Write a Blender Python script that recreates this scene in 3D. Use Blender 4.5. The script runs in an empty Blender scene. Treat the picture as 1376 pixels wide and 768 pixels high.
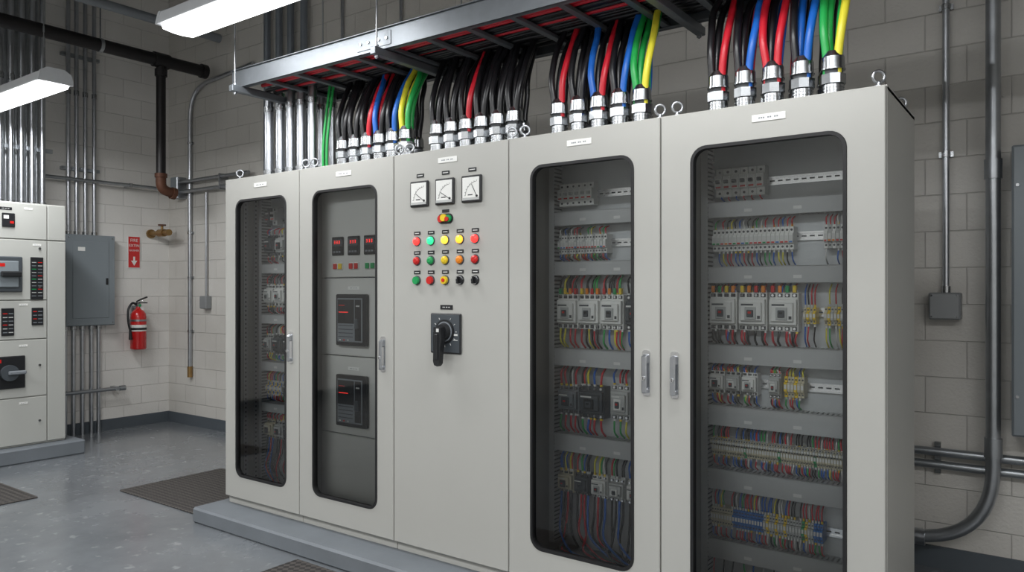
import bpy, math, random
from mathutils import Vector, Matrix
random.seed(7)
R = random.random
def U(a,b): return a+(b-a)*R()

# ------------------------------------------------------------------ materials
_m={}
def M(name,col,rough=.5,metal=0.0,var=.06,ns=12,emit=0,bump=0,bs=300,coat=0):
    if name in _m: return _m[name]
    m=bpy.data.materials.new(name); m.use_nodes=True
    nt=m.node_tree; p=nt.nodes['Principled BSDF']
    p.inputs['Roughness'].default_value=rough
    p.inputs['Metallic'].default_value=metal
    if coat: p.inputs['Coat Weight'].default_value=coat
    tc=nt.nodes.new('ShaderNodeTexCoord')
    n=nt.nodes.new('ShaderNodeTexNoise'); n.inputs['Scale'].default_value=ns; n.inputs['Detail'].default_value=3
    nt.links.new(tc.outputs['Object'],n.inputs['Vector'])
    mx=nt.nodes.new('ShaderNodeMix'); mx.data_type='RGBA'
    mx.inputs[6].default_value=(*[max(0,c*(1-var)) for c in col],1)
    mx.inputs[7].default_value=(*[min(1,c*(1+var)) for c in col],1)
    nt.links.new(n.outputs['Fac'],mx.inputs[0]); nt.links.new(mx.outputs[2],p.inputs['Base Color'])
    if bump:
        n2=nt.nodes.new('ShaderNodeTexNoise'); n2.inputs['Scale'].default_value=bs; n2.inputs['Detail'].default_value=2
        nt.links.new(tc.outputs['Object'],n2.inputs['Vector'])
        b=nt.nodes.new('ShaderNodeBump'); b.inputs['Strength'].default_value=bump; b.inputs['Distance'].default_value=.002
        nt.links.new(n2.outputs['Fac'],b.inputs['Height']); nt.links.new(b.outputs['Normal'],p.inputs['Normal'])
    if emit:
        p.inputs['Emission Color'].default_value=(*col,1); p.inputs['Emission Strength'].default_value=emit
    _m[name]=m; return m

def wall_mat(name,axis,c1,c2,mort):
    m=bpy.data.materials.new(name); m.use_nodes=True; nt=m.node_tree; p=nt.nodes['Principled BSDF']
    p.inputs['Roughness'].default_value=.5
    g=nt.nodes.new('ShaderNodeNewGeometry'); s=nt.nodes.new('ShaderNodeSeparateXYZ'); c=nt.nodes.new('ShaderNodeCombineXYZ')
    nt.links.new(g.outputs['Position'],s.inputs[0])
    nt.links.new(s.outputs[axis],c.inputs[0]); nt.links.new(s.outputs[2],c.inputs[1])
    b=nt.nodes.new('ShaderNodeTexBrick'); nt.links.new(c.outputs[0],b.inputs['Vector'])
    b.inputs['Color1'].default_value=(*c1,1); b.inputs['Color2'].default_value=(*c2,1); b.inputs['Mortar'].default_value=(*mort,1)
    b.inputs['Scale'].default_value=1; b.inputs['Mortar Size'].default_value=.0045; b.inputs['Mortar Smooth'].default_value=.8
    b.inputs['Brick Width'].default_value=.4; b.inputs['Row Height'].default_value=.2
    n=nt.nodes.new('ShaderNodeTexNoise'); n.inputs['Scale'].default_value=1.3; n.inputs['Detail'].default_value=6
    nt.links.new(g.outputs['Position'],n.inputs['Vector'])
    mx=nt.nodes.new('ShaderNodeMix'); mx.data_type='RGBA'; mx.blend_type='MULTIPLY'; mx.inputs[0].default_value=.45
    cr=nt.nodes.new('ShaderNodeValToRGB'); cr.color_ramp.elements[0].position=.3; cr.color_ramp.elements[0].color=(.68,.665,.64,1); cr.color_ramp.elements[1].position=.65
    nt.links.new(n.outputs['Fac'],cr.inputs[0])
    nt.links.new(b.outputs['Color'],mx.inputs[6]); nt.links.new(cr.outputs[0],mx.inputs[7]); nt.links.new(mx.outputs[2],p.inputs['Base Color'])
    n2=nt.nodes.new('ShaderNodeTexNoise'); n2.inputs['Scale'].default_value=70; n2.inputs['Detail'].default_value=4
    nt.links.new(g.outputs['Position'],n2.inputs['Vector'])
    ma=nt.nodes.new('ShaderNodeMath'); ma.operation='MULTIPLY_ADD'; ma.inputs[1].default_value=-1.5
    nt.links.new(b.outputs['Fac'],ma.inputs[0]); nt.links.new(n2.outputs['Fac'],ma.inputs[2])
    bp=nt.nodes.new('ShaderNodeBump'); bp.inputs['Strength'].default_value=.7; bp.inputs['Distance'].default_value=.004
    nt.links.new(ma.outputs[0],bp.inputs['Height']); nt.links.new(bp.outputs['Normal'],p.inputs['Normal'])
    return m

def floor_mat():
    m=bpy.data.materials.new('painted_concrete_floor'); m.use_nodes=True; nt=m.node_tree; p=nt.nodes['Principled BSDF']
    g=nt.nodes.new('ShaderNodeNewGeometry')
    n=nt.nodes.new('ShaderNodeTexNoise'); n.inputs['Scale'].default_value=1.6; n.inputs['Detail'].default_value=9; n.inputs['Roughness'].default_value=.65
    nt.links.new(g.outputs['Position'],n.inputs['Vector'])
    cr=nt.nodes.new('ShaderNodeValToRGB'); e=cr.color_ramp.elements
    e[0].position=.32; e[0].color=(.135,.145,.157,1); e[1].position=.68; e[1].color=(.20,.215,.23,1)
    nt.links.new(n.outputs['Fac'],cr.inputs[0])
    v=nt.nodes.new('ShaderNodeTexNoise'); v.inputs['Scale'].default_value=14; v.inputs['Detail'].default_value=8
    nt.links.new(g.outputs['Position'],v.inputs['Vector'])
    c2=nt.nodes.new('ShaderNodeValToRGB'); c2.color_ramp.elements[0].position=.62; c2.color_ramp.elements[0].color=(0,0,0,1); c2.color_ramp.elements[1].position=.71; c2.color_ramp.elements[1].color=(.55,.55,.55,1)
    nt.links.new(v.outputs['Fac'],c2.inputs[0])
    mx=nt.nodes.new('ShaderNodeMix'); mx.data_type='RGBA'; mx.inputs[7].default_value=(.36,.37,.38,1)
    nt.links.new(c2.outputs[0],mx.inputs[0]); nt.links.new(cr.outputs[0],mx.inputs[6]); nt.links.new(mx.outputs[2],p.inputs['Base Color'])
    r=nt.nodes.new('ShaderNodeMapRange'); r.inputs[3].default_value=.12; r.inputs[4].default_value=.38
    nt.links.new(n.outputs['Fac'],r.inputs[0]); nt.links.new(r.outputs[0],p.inputs['Roughness'])
    p.inputs['Coat Weight'].default_value=.35; p.inputs['Coat Roughness'].default_value=.18
    bp=nt.nodes.new('ShaderNodeBump'); bp.inputs['Strength'].default_value=.15; bp.inputs['Distance'].default_value=.004
    nt.links.new(v.outputs['Fac'],bp.inputs['Height']); nt.links.new(bp.outputs['Normal'],p.inputs['Normal'])
    return m

def glass_mat():
    m=bpy.data.materials.new('window_glass'); m.use_nodes=True; nt=m.node_tree
    for x in list(nt.nodes):
        if x.type=='BSDF_PRINCIPLED': nt.nodes.remove(x)
    out=[x for x in nt.nodes if x.type=='OUTPUT_MATERIAL'][0]
    t=nt.nodes.new('ShaderNodeBsdfTransparent')
    gl=nt.nodes.new('ShaderNodeBsdfGlossy'); gl.inputs['Roughness'].default_value=.03
    tc=nt.nodes.new('ShaderNodeTexCoord'); n=nt.nodes.new('ShaderNodeTexNoise'); n.inputs['Scale'].default_value=2
    nt.links.new(tc.outputs['Object'],n.inputs['Vector'])
    mx=nt.nodes.new('ShaderNodeMix'); mx.data_type='RGBA'; mx.inputs[6].default_value=(.87,.895,.90,1); mx.inputs[7].default_value=(.90,.92,.925,1)
    nt.links.new(n.outputs['Fac'],mx.inputs[0]); nt.links.new(mx.outputs[2],t.inputs['Color'])
    f=nt.nodes.new('ShaderNodeFresnel'); f.inputs['IOR'].default_value=1.65
    ms=nt.nodes.new('ShaderNodeMixShader'); nt.links.new(f.outputs[0],ms.inputs[0]); nt.links.new(t.outputs[0],ms.inputs[1]); nt.links.new(gl.outputs[0],ms.inputs[2])
    nt.links.new(ms.outputs[0],out.inputs['Surface'])
    return m

def mat_mat():
    m=bpy.data.materials.new('rubber_mat_surface'); m.use_nodes=True; nt=m.node_tree; p=nt.nodes['Principled BSDF']
    p.inputs['Roughness'].default_value=.7
    g=nt.nodes.new('ShaderNodeNewGeometry'); mp=nt.nodes.new('ShaderNodeMapping'); mp.inputs['Rotation'].default_value=(0,0,.785)
    nt.links.new(g.outputs['Position'],mp.inputs['Vector'])
    c=nt.nodes.new('ShaderNodeTexChecker'); c.inputs['Scale'].default_value=34; c.inputs['Color1'].default_value=(.025,.022,.021,1); c.inputs['Color2'].default_value=(.075,.066,.06,1)
    nt.links.new(mp.outputs[0],c.inputs['Vector']); nt.links.new(c.outputs['Color'],p.inputs['Base Color'])
    bp=nt.nodes.new('ShaderNodeBump'); bp.inputs['Strength'].default_value=.5; bp.inputs['Distance'].default_value=.003
    nt.links.new(c.outputs['Fac'],bp.inputs['Height']); nt.links.new(bp.outputs['Normal'],p.inputs['Normal'])
    return m

CAB=M('cabinet_grey_paint',(.445,.442,.413),.44,0,.02,3,bump=.12,bs=500)
CABIN=M('cabinet_inner_paint',(.50,.51,.50),.5,0,.03)
PLATE=M('galvanised_plate',(.52,.54,.55),.45,.2,.08,8)
DUCT=M('duct_grey_plastic',(.48,.49,.49),.5,0,.03)
SLOT=M('slot_dark',(.06,.065,.07),.7)
BLK=M('black_plastic',(.013,.014,.016),.4)
GASK=M('black_rubber_gasket',(.01,.01,.011),.5)
DGR=M('dark_grey_plastic',(.06,.07,.08),.45)
MGR=M('mid_grey_plastic',(.2,.22,.24),.45)
BXG=M('box_cast_grey',(.27,.28,.285),.45,.2)
WHP=M('white_plastic',(.82,.82,.79),.4)
LGP=M('light_grey_plastic',(.5,.51,.5),.42)
BEI=M('beige_plastic',(.60,.55,.40),.45)
RED=M('red_plastic',(.6,.015,.012),.35)
GRN=M('green_plastic',(.01,.32,.09),.35)
YEL=M('yellow_plastic',(.85,.6,.02),.35)
ORA=M('orange_plastic',(.85,.25,.01),.35)
BLU=M('blue_plastic',(.02,.16,.5),.38)
CHR=M('chrome',(.75,.76,.78),.2,1.0,.03)
ZINC=M('zinc_fitting',(.42,.435,.45),.24,1.0,.22,60)
GALV=M('galvanised_conduit',(.50,.52,.55),.3,1.0,.18,18)
DSTEEL=M('weathered_steel_conduit',(.38,.40,.42),.34,.9,.2,14)
TRAY=M('tray_galvanised',(.17,.185,.20),.45,.5,.15,20)
COPB=M('brass_fitting',(.32,.2,.08),.45,.7,.2,30)
RUST=M('rusted_fitting',(.12,.05,.028),.6,.3,.3,30)
BPIPE=M('black_iron_pipe',(.02,.018,.019),.4,.3,.2,20)
LITR=M('lamp_red_lit',(1,.035,.03),.3,emit=1.8); LITG=M('lamp_green_lit',(.03,.85,.28),.3,emit=1.1)
LITY=M('lamp_yellow_lit',(1,.6,.05),.3,emit=1.5); LITO=M('lamp_orange_lit',(1,.42,.03),.3,emit=1.6)
DIGR=M('led_digits',(1,.04,.03),.3,emit=.9)
LENS=M('fluorescent_lens',(1,1,1),.3,emit=5)
FIX=M('fixture_white_enamel',(.62,.64,.66),.35)
PLIN=M('plinth_paint',(.17,.188,.207),.5,0,.16,5,bump=.3,bs=60)
SKIRT=M('baseboard_paint',(.085,.10,.115),.45,0,.1,4)
SWG=M('switchgear_paint',(.47,.475,.445),.44,0,.03,3)
PBX=M('panelboard_grey',(.22,.25,.27),.42,0,.04,3)
WBK=M('cable_black',(.011,.011,.013),.32); WRD=M('cable_red',(.58,.015,.03),.35); WBL=M('cable_blue',(.012,.13,.54),.35)
WGN=M('cable_green',(.02,.38,.08),.35); WYL=M('cable_yellow',(.80,.72,.05),.35); WWH=M('cable_white',(.7,.7,.68),.4)
WOR=M('cable_orange',(.8,.25,.03),.4)
GLASS=glass_mat(); MATM=mat_mat()

# ------------------------------------------------------------------ mesh builder
class B:
    def __init__(s,xf=None): s.v=[];s.f=[];s.m=[];s.s=[];s.mats=[];s.xf=xf
    def mi(s,mat):
        if mat not in s.mats: s.mats.append(mat)
        return s.mats.index(mat)
    def add(s,pts,faces,mat,sm=False):
        o=len(s.v); i=s.mi(mat)
        for p in pts:
            p=Vector(p); s.v.append(s.xf@p if s.xf else p)
        for f in faces: s.f.append([o+k for k in f]); s.m.append(i); s.s.append(sm)
    def box(s,x0,x1,y0,y1,z0,z1,mat,c=0):
        if x0>x1:x0,x1=x1,x0
        if y0>y1:y0,y1=y1,y0
        if z0>z1:z0,z1=z1,z0
        if c<=0:
            s.add([(x0,y0,z0),(x1,y0,z0),(x1,y1,z0),(x0,y1,z0),(x0,y0,z1),(x1,y0,z1),(x1,y1,z1),(x0,y1,z1)],
              [(0,3,2,1),(4,5,6,7),(0,1,5,4),(1,2,6,5),(2,3,7,6),(3,0,4,7)],mat); return
        c=min(c,(x1-x0)*.45,(y1-y0)*.45,(z1-z0)*.45)
        P=[];idx={}
        for sx in (0,1):
            for sy in (0,1):
                for sz in (0,1):
                    X=(x0,x1)[sx];Y=(y0,y1)[sy];Z=(z0,z1)[sz]
                    xi=X+(c if sx==0 else -c); yi=Y+(c if sy==0 else -c); zi=Z+(c if sz==0 else -c)
                    idx[(sx,sy,sz)]=len(P); P+= [(X,yi,zi),(xi,Y,zi),(xi,yi,Z)]
        g=lambda a,b,d,k: idx[(a,b,d)]+k
        F=[]
        F.append((g(0,0,0,0),g(0,0,1,0),g(0,1,1,0),g(0,1,0,0))); F.append((g(1,0,0,0),g(1,1,0,0),g(1,1,1,0),g(1,0,1,0)))
        F.append((g(0,0,0,1),g(1,0,0,1),g(1,0,1,1),g(0,0,1,1))); F.append((g(0,1,0,1),g(0,1,1,1),g(1,1,1,1),g(1,1,0,1)))
        F.append((g(0,0,0,2),g(0,1,0,2),g(1,1,0,2),g(1,0,0,2))); F.append((g(0,0,1,2),g(1,0,1,2),g(1,1,1,2),g(0,1,1,2)))
        for a in (0,1):
            for b in (0,1):
                F.append((g(a,b,0,0),g(a,b,0,1),g(a,b,1,1),g(a,b,1,0)))
                F.append((g(a,0,b,0),g(a,0,b,2),g(a,1,b,2),g(a,1,b,0)))
                F.append((g(0,a,b,1),g(0,a,b,2),g(1,a,b,2),g(1,a,b,1)))
                for d in (0,1): F.append((g(a,b,d,0),g(a,b,d,1),g(a,b,d,2)))
        s.add(P,F,mat)
    def cyl(s,p0,p1,r,mat,n=14,r2=None,caps=True,sm=True):
        p0=Vector(p0);p1=Vector(p1); r2=r if r2 is None else r2
        d=(p1-p0).normalized(); a=Vector((0,0,1)) if abs(d.z)<.9 else Vector((1,0,0))
        u=d.cross(a).normalized(); w=d.cross(u)
        A=[];Bp=[]
        for i in range(n):
            t=2*math.pi*i/n; q=u*math.cos(t)+w*math.sin(t); A.append(p0+q*r); Bp.append(p1+q*r2)
        s.add(A+Bp,[(i,(i+1)%n,n+(i+1)%n,n+i) for i in range(n)],mat,sm)
        if caps:
            if r>0: s.add(A,[tuple(range(n))[::-1]],mat)
            if r2>0: s.add(Bp,[tuple(range(n))],mat)
    def tube(s,pts,r,mat,n=8,caps=True):
        pts=[Vector(p) for p in pts]; L=len(pts); V=[];u=None
        for i,p in enumerate(pts):
            d=(pts[min(i+1,L-1)]-pts[max(i-1,0)]).normalized()
            if u is None:
                a=Vector((0,0,1)) if abs(d.z)<.9 else Vector((1,0,0)); u=d.cross(a).normalized()
            u=(u-d*u.dot(d)).normalized(); w=d.cross(u)
            for k in range(n):
                t=2*math.pi*k/n; V.append(p+(u*math.cos(t)+w*math.sin(t))*r)
        F=[]
        for i in range(L-1):
            for k in range(n):
                F.append((i*n+k,i*n+(k+1)%n,(i+1)*n+(k+1)%n,(i+1)*n+k))
        s.add(V,F,mat,True)
        if caps: s.add(V[:n],[tuple(range(n))],mat); s.add(V[-n:],[tuple(range(n))],mat)
    def lathe(s,prof,o,mat,n=20):
        o=Vector(o);V=[]
        for r,z in prof:
            for k in range(n):
                t=2*math.pi*k/n; V.append(o+Vector((r*math.cos(t),r*math.sin(t),z)))
        s.add(V,[(i*n+k,i*n+(k+1)%n,(i+1)*n+(k+1)%n,(i+1)*n+k) for i in range(len(prof)-1) for k in range(n)],mat,True)
    def prism(s,poly,y0,y1,mat):
        n=len(poly); V=[(x,y0,z) for x,z in poly]+[(x,y1,z) for x,z in poly]
        s.add(V,[tuple(range(n)),tuple(range(2*n-1,n-1,-1))]+[(i,n+i,n+(i+1)%n,(i+1)%n) for i in range(n)],mat)
    def prismx(s,poly,x0,x1,mat):
        n=len(poly); V=[(x0,y,z) for y,z in poly]+[(x1,y,z) for y,z in poly]
        s.add(V,[tuple(range(n)),tuple(range(2*n-1,n-1,-1))]+[(i,n+i,n+(i+1)%n,(i+1)%n) for i in range(n)],mat)
    def frame(s,o,i,ro,ri,y0,y1,mat,c=0,n=7):
        def loop(q,r,y): return [(x,y,z) for x,z in rr(*q,r,n)]
        a,b_,c_,d=o
        L=[loop((a,b_,c_,d),ro,y1),loop((a,b_,c_,d),ro,y0+c),loop((a+c,b_-c,c_+c,d-c),max(ro-c,.0005),y0),
           loop(i,ri,y0),loop(i,ri,y1)]
        N=len(L[0]); V=sum(L,[]); F=[]
        for k in range(4):
            for j in range(N): F.append((k*N+j,(k+1)*N+j,(k+1)*N+(j+1)%N,k*N+(j+1)%N))
        for j in range(N): F.append((4*N+j,j,(j+1)%N,4*N+(j+1)%N))
        s.add(V,F,mat)
    def build(s,name,parent=None):
        me=bpy.data.meshes.new(name); me.from_pydata([tuple(v) for v in s.v],[],s.f)
        for m in s.mats: me.materials.append(m)
        me.polygons.foreach_set('material_index',s.m); me.polygons.foreach_set('use_smooth',s.s); me.update()
        ob=bpy.data.objects.new(name,me); bpy.context.scene.collection.objects.link(ob)
        if parent is not None:
            ob.parent=parent; ob.matrix_parent_inverse=Matrix.Translation(parent.location).inverted()
        return ob
def rr(x0,x1,z0,z1,r,n=7):
    P=[]
    for cx,cz,a in ((x1-r,z1-r,0),(x0+r,z1-r,90),(x0+r,z0+r,180),(x1-r,z0+r,270)):
        for k in range(n):
            t=math.radians(a+90*k/(n-1)); P.append((cx+r*math.cos(t),cz+r*math.sin(t)))
    return P
def grp(name,loc):
    e=bpy.data.objects.new(name,None); e.location=loc; e.empty_display_size=.1
    bpy.context.scene.collection.objects.link(e); return e
def cr(pts,seg=5):
    P=[Vector(p) for p in pts]; P=[P[0]*2-P[1]]+P+[P[-1]*2-P[-2]]; out=[]
    for i in range(1,len(P)-2):
        for k in range(seg):
            t=k/seg; a,b,c,d=P[i-1:i+3]
            out.append(.5*((2*b)+(-a+c)*t+(2*a-5*b+4*c-d)*t*t+(-a+3*b-3*c+d)*t**3))
    out.append(P[-2]); return out
def bend(pts,rad,seg=6):
    P=[Vector(p) for p in pts]; out=[P[0]]
    for i in range(1,len(P)-1):
        a=(P[i-1]-P[i]).normalized(); b=(P[i+1]-P[i]).normalized()
        r=min(rad,(P[i-1]-P[i]).length*.49,(P[i+1]-P[i]).length*.49)
        s0=P[i]+a*r; e0=P[i]+b*r
        for k in range(seg+1):
            t=k/seg; out.append(s0*(1-t)**2+P[i]*2*t*(1-t)+e0*t*t)
    out.append(P[-1]); return out

D=2.95; FL=-.045; BW=4.72; LW=-8.35; RW=3.2; FW=-3.2; CE=5.3; CT=CE-.002
# ------------------------------------------------------------------ room
def slab(name,a,mat):
    b=B(); b.box(*a,mat); return b.build(name)
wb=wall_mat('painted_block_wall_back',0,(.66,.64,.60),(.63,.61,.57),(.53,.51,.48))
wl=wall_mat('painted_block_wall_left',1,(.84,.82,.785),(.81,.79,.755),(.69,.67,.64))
slab('floor',(LW-.2,RW+.2,FW-.2,BW+.2,FL-.2,FL),floor_mat())
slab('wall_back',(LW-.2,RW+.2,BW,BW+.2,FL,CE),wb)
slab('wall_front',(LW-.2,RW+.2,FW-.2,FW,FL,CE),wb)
slab('wall_left',(LW-.2,LW,FW,BW,FL,CE),wl)
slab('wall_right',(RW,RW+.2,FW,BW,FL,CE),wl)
slab('ceiling',(LW-.2,RW+.2,FW-.2,BW+.2,CE,CE+.2),M('ceiling_paint',(.2,.2,.2),.8))
slab('baseboard_back',(LW,RW,BW-.012,BW,FL,FL+.12),SKIRT)
slab('baseboard_left',(LW,LW+.012,FW,BW-.012,FL,FL+.12),SKIRT)

b=B(); b.box(-4.60,-.38,2.76,3.68,FL,.055,PLIN,.012); b.build('concrete_plinth')
for a in ((-5.75,-4.66,2.86,3.72),(-6.95,-6.05,1.5,2.42),(-3.47,-2.3,1.95,2.72)):
    b=B(); b.box(a[0],a[1],a[2],a[3],FL,FL+.012,MATM,.005); b.build('rubber_floor_mat')

# ------------------------------------------------------------------ device builders
CTRL=[WRD,WRD,WRD,WRD,WBL,WBL,WBK,WBK,WYL,WGN,WWH]
def wire(b,x,y,z0,z1,col,r=.0036,j=.010,ferr=True,dy=.03):
    jx=U(-j,j); pts=[(x,y,z0),(x+jx*.2,y-.006,z0+(z1-z0)*.3),(x+jx*.7,y-U(.0,.010),z0+(z1-z0)*.7),(x+jx,y+dy,z1)]
    b.tube(cr(pts,3),r,col,5)
    if ferr:
        d=1 if z1>z0 else -1
        b.cyl((x,y,z0),(x+jx*.1,y-.004,z0+d*.016),r*1.4,random.choice([WWH,WWH,WWH,YEL]),6)
def duct(b,x0,x1,z0,z1,y1,dep=.085):
    y0=y1-dep
    b.box(x0,x1,y0,y0+.004,z0,z1,DUCT,.0015)
    b.box(x0,x1,y0,y0+.014,z1-.003,z1,DUCT); b.box(x0,x1,y1-.012,y1,z0,z1-.002,DUCT)
    b.box(x0,x1,y0+.006,y1-.006,z0+.006,z1-.022,SLOT)
    x=x0+.004
    while x<x1-.012:
        b.box(x,x+.0115,y0+.004,y1,z1-.003,z1-.0002,DUCT); b.box(x,x+.0115,y0+.004,y1,z0,z0+.003,DUCT)
        x+=.0205
    for k in range(3):
        xx=x0+(x1-x0)*(.22+.28*k)
        b.box(xx,xx+.035,y0-.001,y0,z0+.02,z0+.034,WWH)
def vduct(b,x0,x1,z0,z1,y1,dep=.085):
    y0=y1-dep
    b.box(x0,x1,y0,y0+.004,z0,z1,DUCT,.0015); b.box(x0+.004,x1-.008,y0+.01,y1,z0,z1,SLOT)
    z=z0
    while z<z1-.012:
        b.box(x1-.003,x1,y0+.004,y1,z,z+.0115,DUCT); b.box(x0,x0+.003,y0+.004,y1,z,z+.0115,DUCT); z+=.0205
def rail(b,x0,x1,z,y1):
    b.box(x0,x1,y1-.004,y1,z-.018,z+.018,CHR); b.box(x0,x1,y1-.012,y1-.004,z+.011,z+.0135,CHR); b.box(x0,x1,y1-.012,y1-.004,z-.0135,z-.011,CHR)
    b.box(x0,x1,y1-.014,y1-.012,z+.0115,z+.019,CHR); b.box(x0,x1,y1-.014,y1-.012,z-.019,z-.0115,CHR)
    x=x0+.01
    while x<x1-.03: b.box(x,x+.02,y1-.0048,y1-.004,z-.003,z+.003,SLOT); x+=.034
def mcb(b,x,z,y1,w=.035,h=.10,body=LGP,tog=BLK):
    b.box(x+.0006,x+w-.0006,y1-.05,y1,z-h/2,z+h/2,body,.0015)
    b.box(x+.0006,x+w-.0006,y1-.072,y1-.05,z-h*.24,z+h*.24,body,.002)
    b.box(x+w*.25,x+w*.75,y1-.086,y1-.07,z-.006,z+.010,tog,.002)
    b.box(x+w*.2,x+w*.8,y1-.0735,y1-.072,z-h*.2,z-h*.14,RED); b.box(x+w*.15,x+w*.85,y1-.0735,y1-.072,z+h*.12,z+h*.21,WWH)
    for s in (-1,1): b.cyl((x+w/2,y1-.052,z+s*h*.37),(x+w/2,y1-.049,z+s*h*.37),w*.16,SLOT,10)
def contactor(b,x,z,w,h,y1,body=WHP,nose=LGP,zt=None,zb=None,poles=4,wr=.0045,dep=.075,wcols=None,caps=False):
    y0=y1-dep
    b.box(x,x+w,y0+.02,y1,z-h/2,z+h/2,body,.003)
    b.box(x+w*.03,x+w*.97,y0,y0+.025,z-h*.33,z+h*.33,body,.003)
    b.box(x+w*.12,x+w*.88,y0-.014,y0,z-h*.24,z+h*.24,body,.003)
    b.box(x+w*.30,x+w*.70,y0-.020,y0-.014,z-h*.20,z+h*.12,nose,.002)
    b.box(x+w*.38,x+w*.62,y0-.026,y0-.020,z-h*.14,z+h*.05,DGR,.003)
    b.box(x+w*.44,x+w*.56,y0-.029,y0-.026,z-h*.05,z+h*.01,RED if R()<.6 else BLK,.001)
    b.box(x+w*.16,x+w*.60,y0-.0148,y0-.014,z+h*.16,z+h*.205,DGR if body is WHP else WWH); b.box(x+w*.74,x+w*.84,y0-.0148,y0-.014,z-h*.18,z-h*.10,SLOT)
    for k in range(poles):
        xx=x+w*(k+.5)/poles
        for s in (-1,1):
            b.box(xx-w*.34/poles,xx+w*.34/poles,y0+.018,y0+.021,z+s*h*.38,z+s*h*.47,SLOT)
            b.cyl((xx,y0+.013,z+s*h*.425),(xx,y0+.0185,z+s*h*.425),w*.2/poles,CHR,8)
            if caps and s>0:
                b.box(xx-w*.25/poles,xx+w*.25/poles,y0+.012,y0+.035,z+h*.5,z+h*.5+.03,[ORA,GRN,YEL,ORA,RED][(k+int(x*50))%5],.002)
            zz=zt if s>0 else zb
            if zz is not None:
                cols=wcols or CTRL
                wire(b,xx-w*.12/poles,y0+.03,z+s*h*.46,zz,random.choice(cols),wr,.008,ferr=not caps)
                if R()<.5: wire(b,xx+w*.25/poles,y0+.03,z+s*h*.46,zz,random.choice(cols),wr*.75,.010)
def terms(b,x0,x1,z,h,y1,cols,pitch=.0115,zt=None,zb=None,dep=.055,wc=None,led=False,skip=.14):
    n=int((x1-x0)/pitch)
    for i in range(n):
        x=x0+i*pitch; c=cols(i/n) if callable(cols) else cols[i%len(cols)]
        b.box(x+.0006,x+pitch-.0006,y1-dep,y1,z-h/2,z+h/2,c,.001)
        b.box(x+.0006,x+pitch-.0006,y1-dep-.014,y1-dep,z-h*.22,z+h*.22,c,.001)
        b.box(x+.002,x+pitch-.002,y1-dep-.0146,y1-dep-.014,z-h*.1,z+h*.12,WWH)
        if led: b.box(x+.003,x+pitch-.003,y1-dep-.016,y1-dep-.0145,z-h*.2,z-h*.13,random.choice([RED,GRN,BLU,ORA,RED]))
        for s in (-1,1): b.cyl((x+pitch/2,y1-dep-.001,z+s*h*.36),(x+pitch/2,y1-dep+.002,z+s*h*.36),pitch*.3,SLOT,6)
        for s,zz in ((1,zt),(-1,zb)):
            if zz is None or R()<skip: continue
            wire(b,x+pitch/2,y1-dep+.012,z+s*h*.45,zz,random.choice(wc or CTRL),.0034,.006)
def label_plate(b,xc,zc,w,h,y,mat=WHP,lines=1):
    b.box(xc-w/2,xc+w/2,y-.003,y,zc-h/2,zc+h/2,mat,.001)
    for k in range(lines):
        n=9
        for q in range(n):
            if q in (3,6): continue
            a=xc-w*.3+q*w*.6/n; b.box(a,a+w*.6/n*.7,y-.0033,y-.003,zc-h*.10,zc+h*.10,MGR if mat is WHP else WWH)

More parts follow.
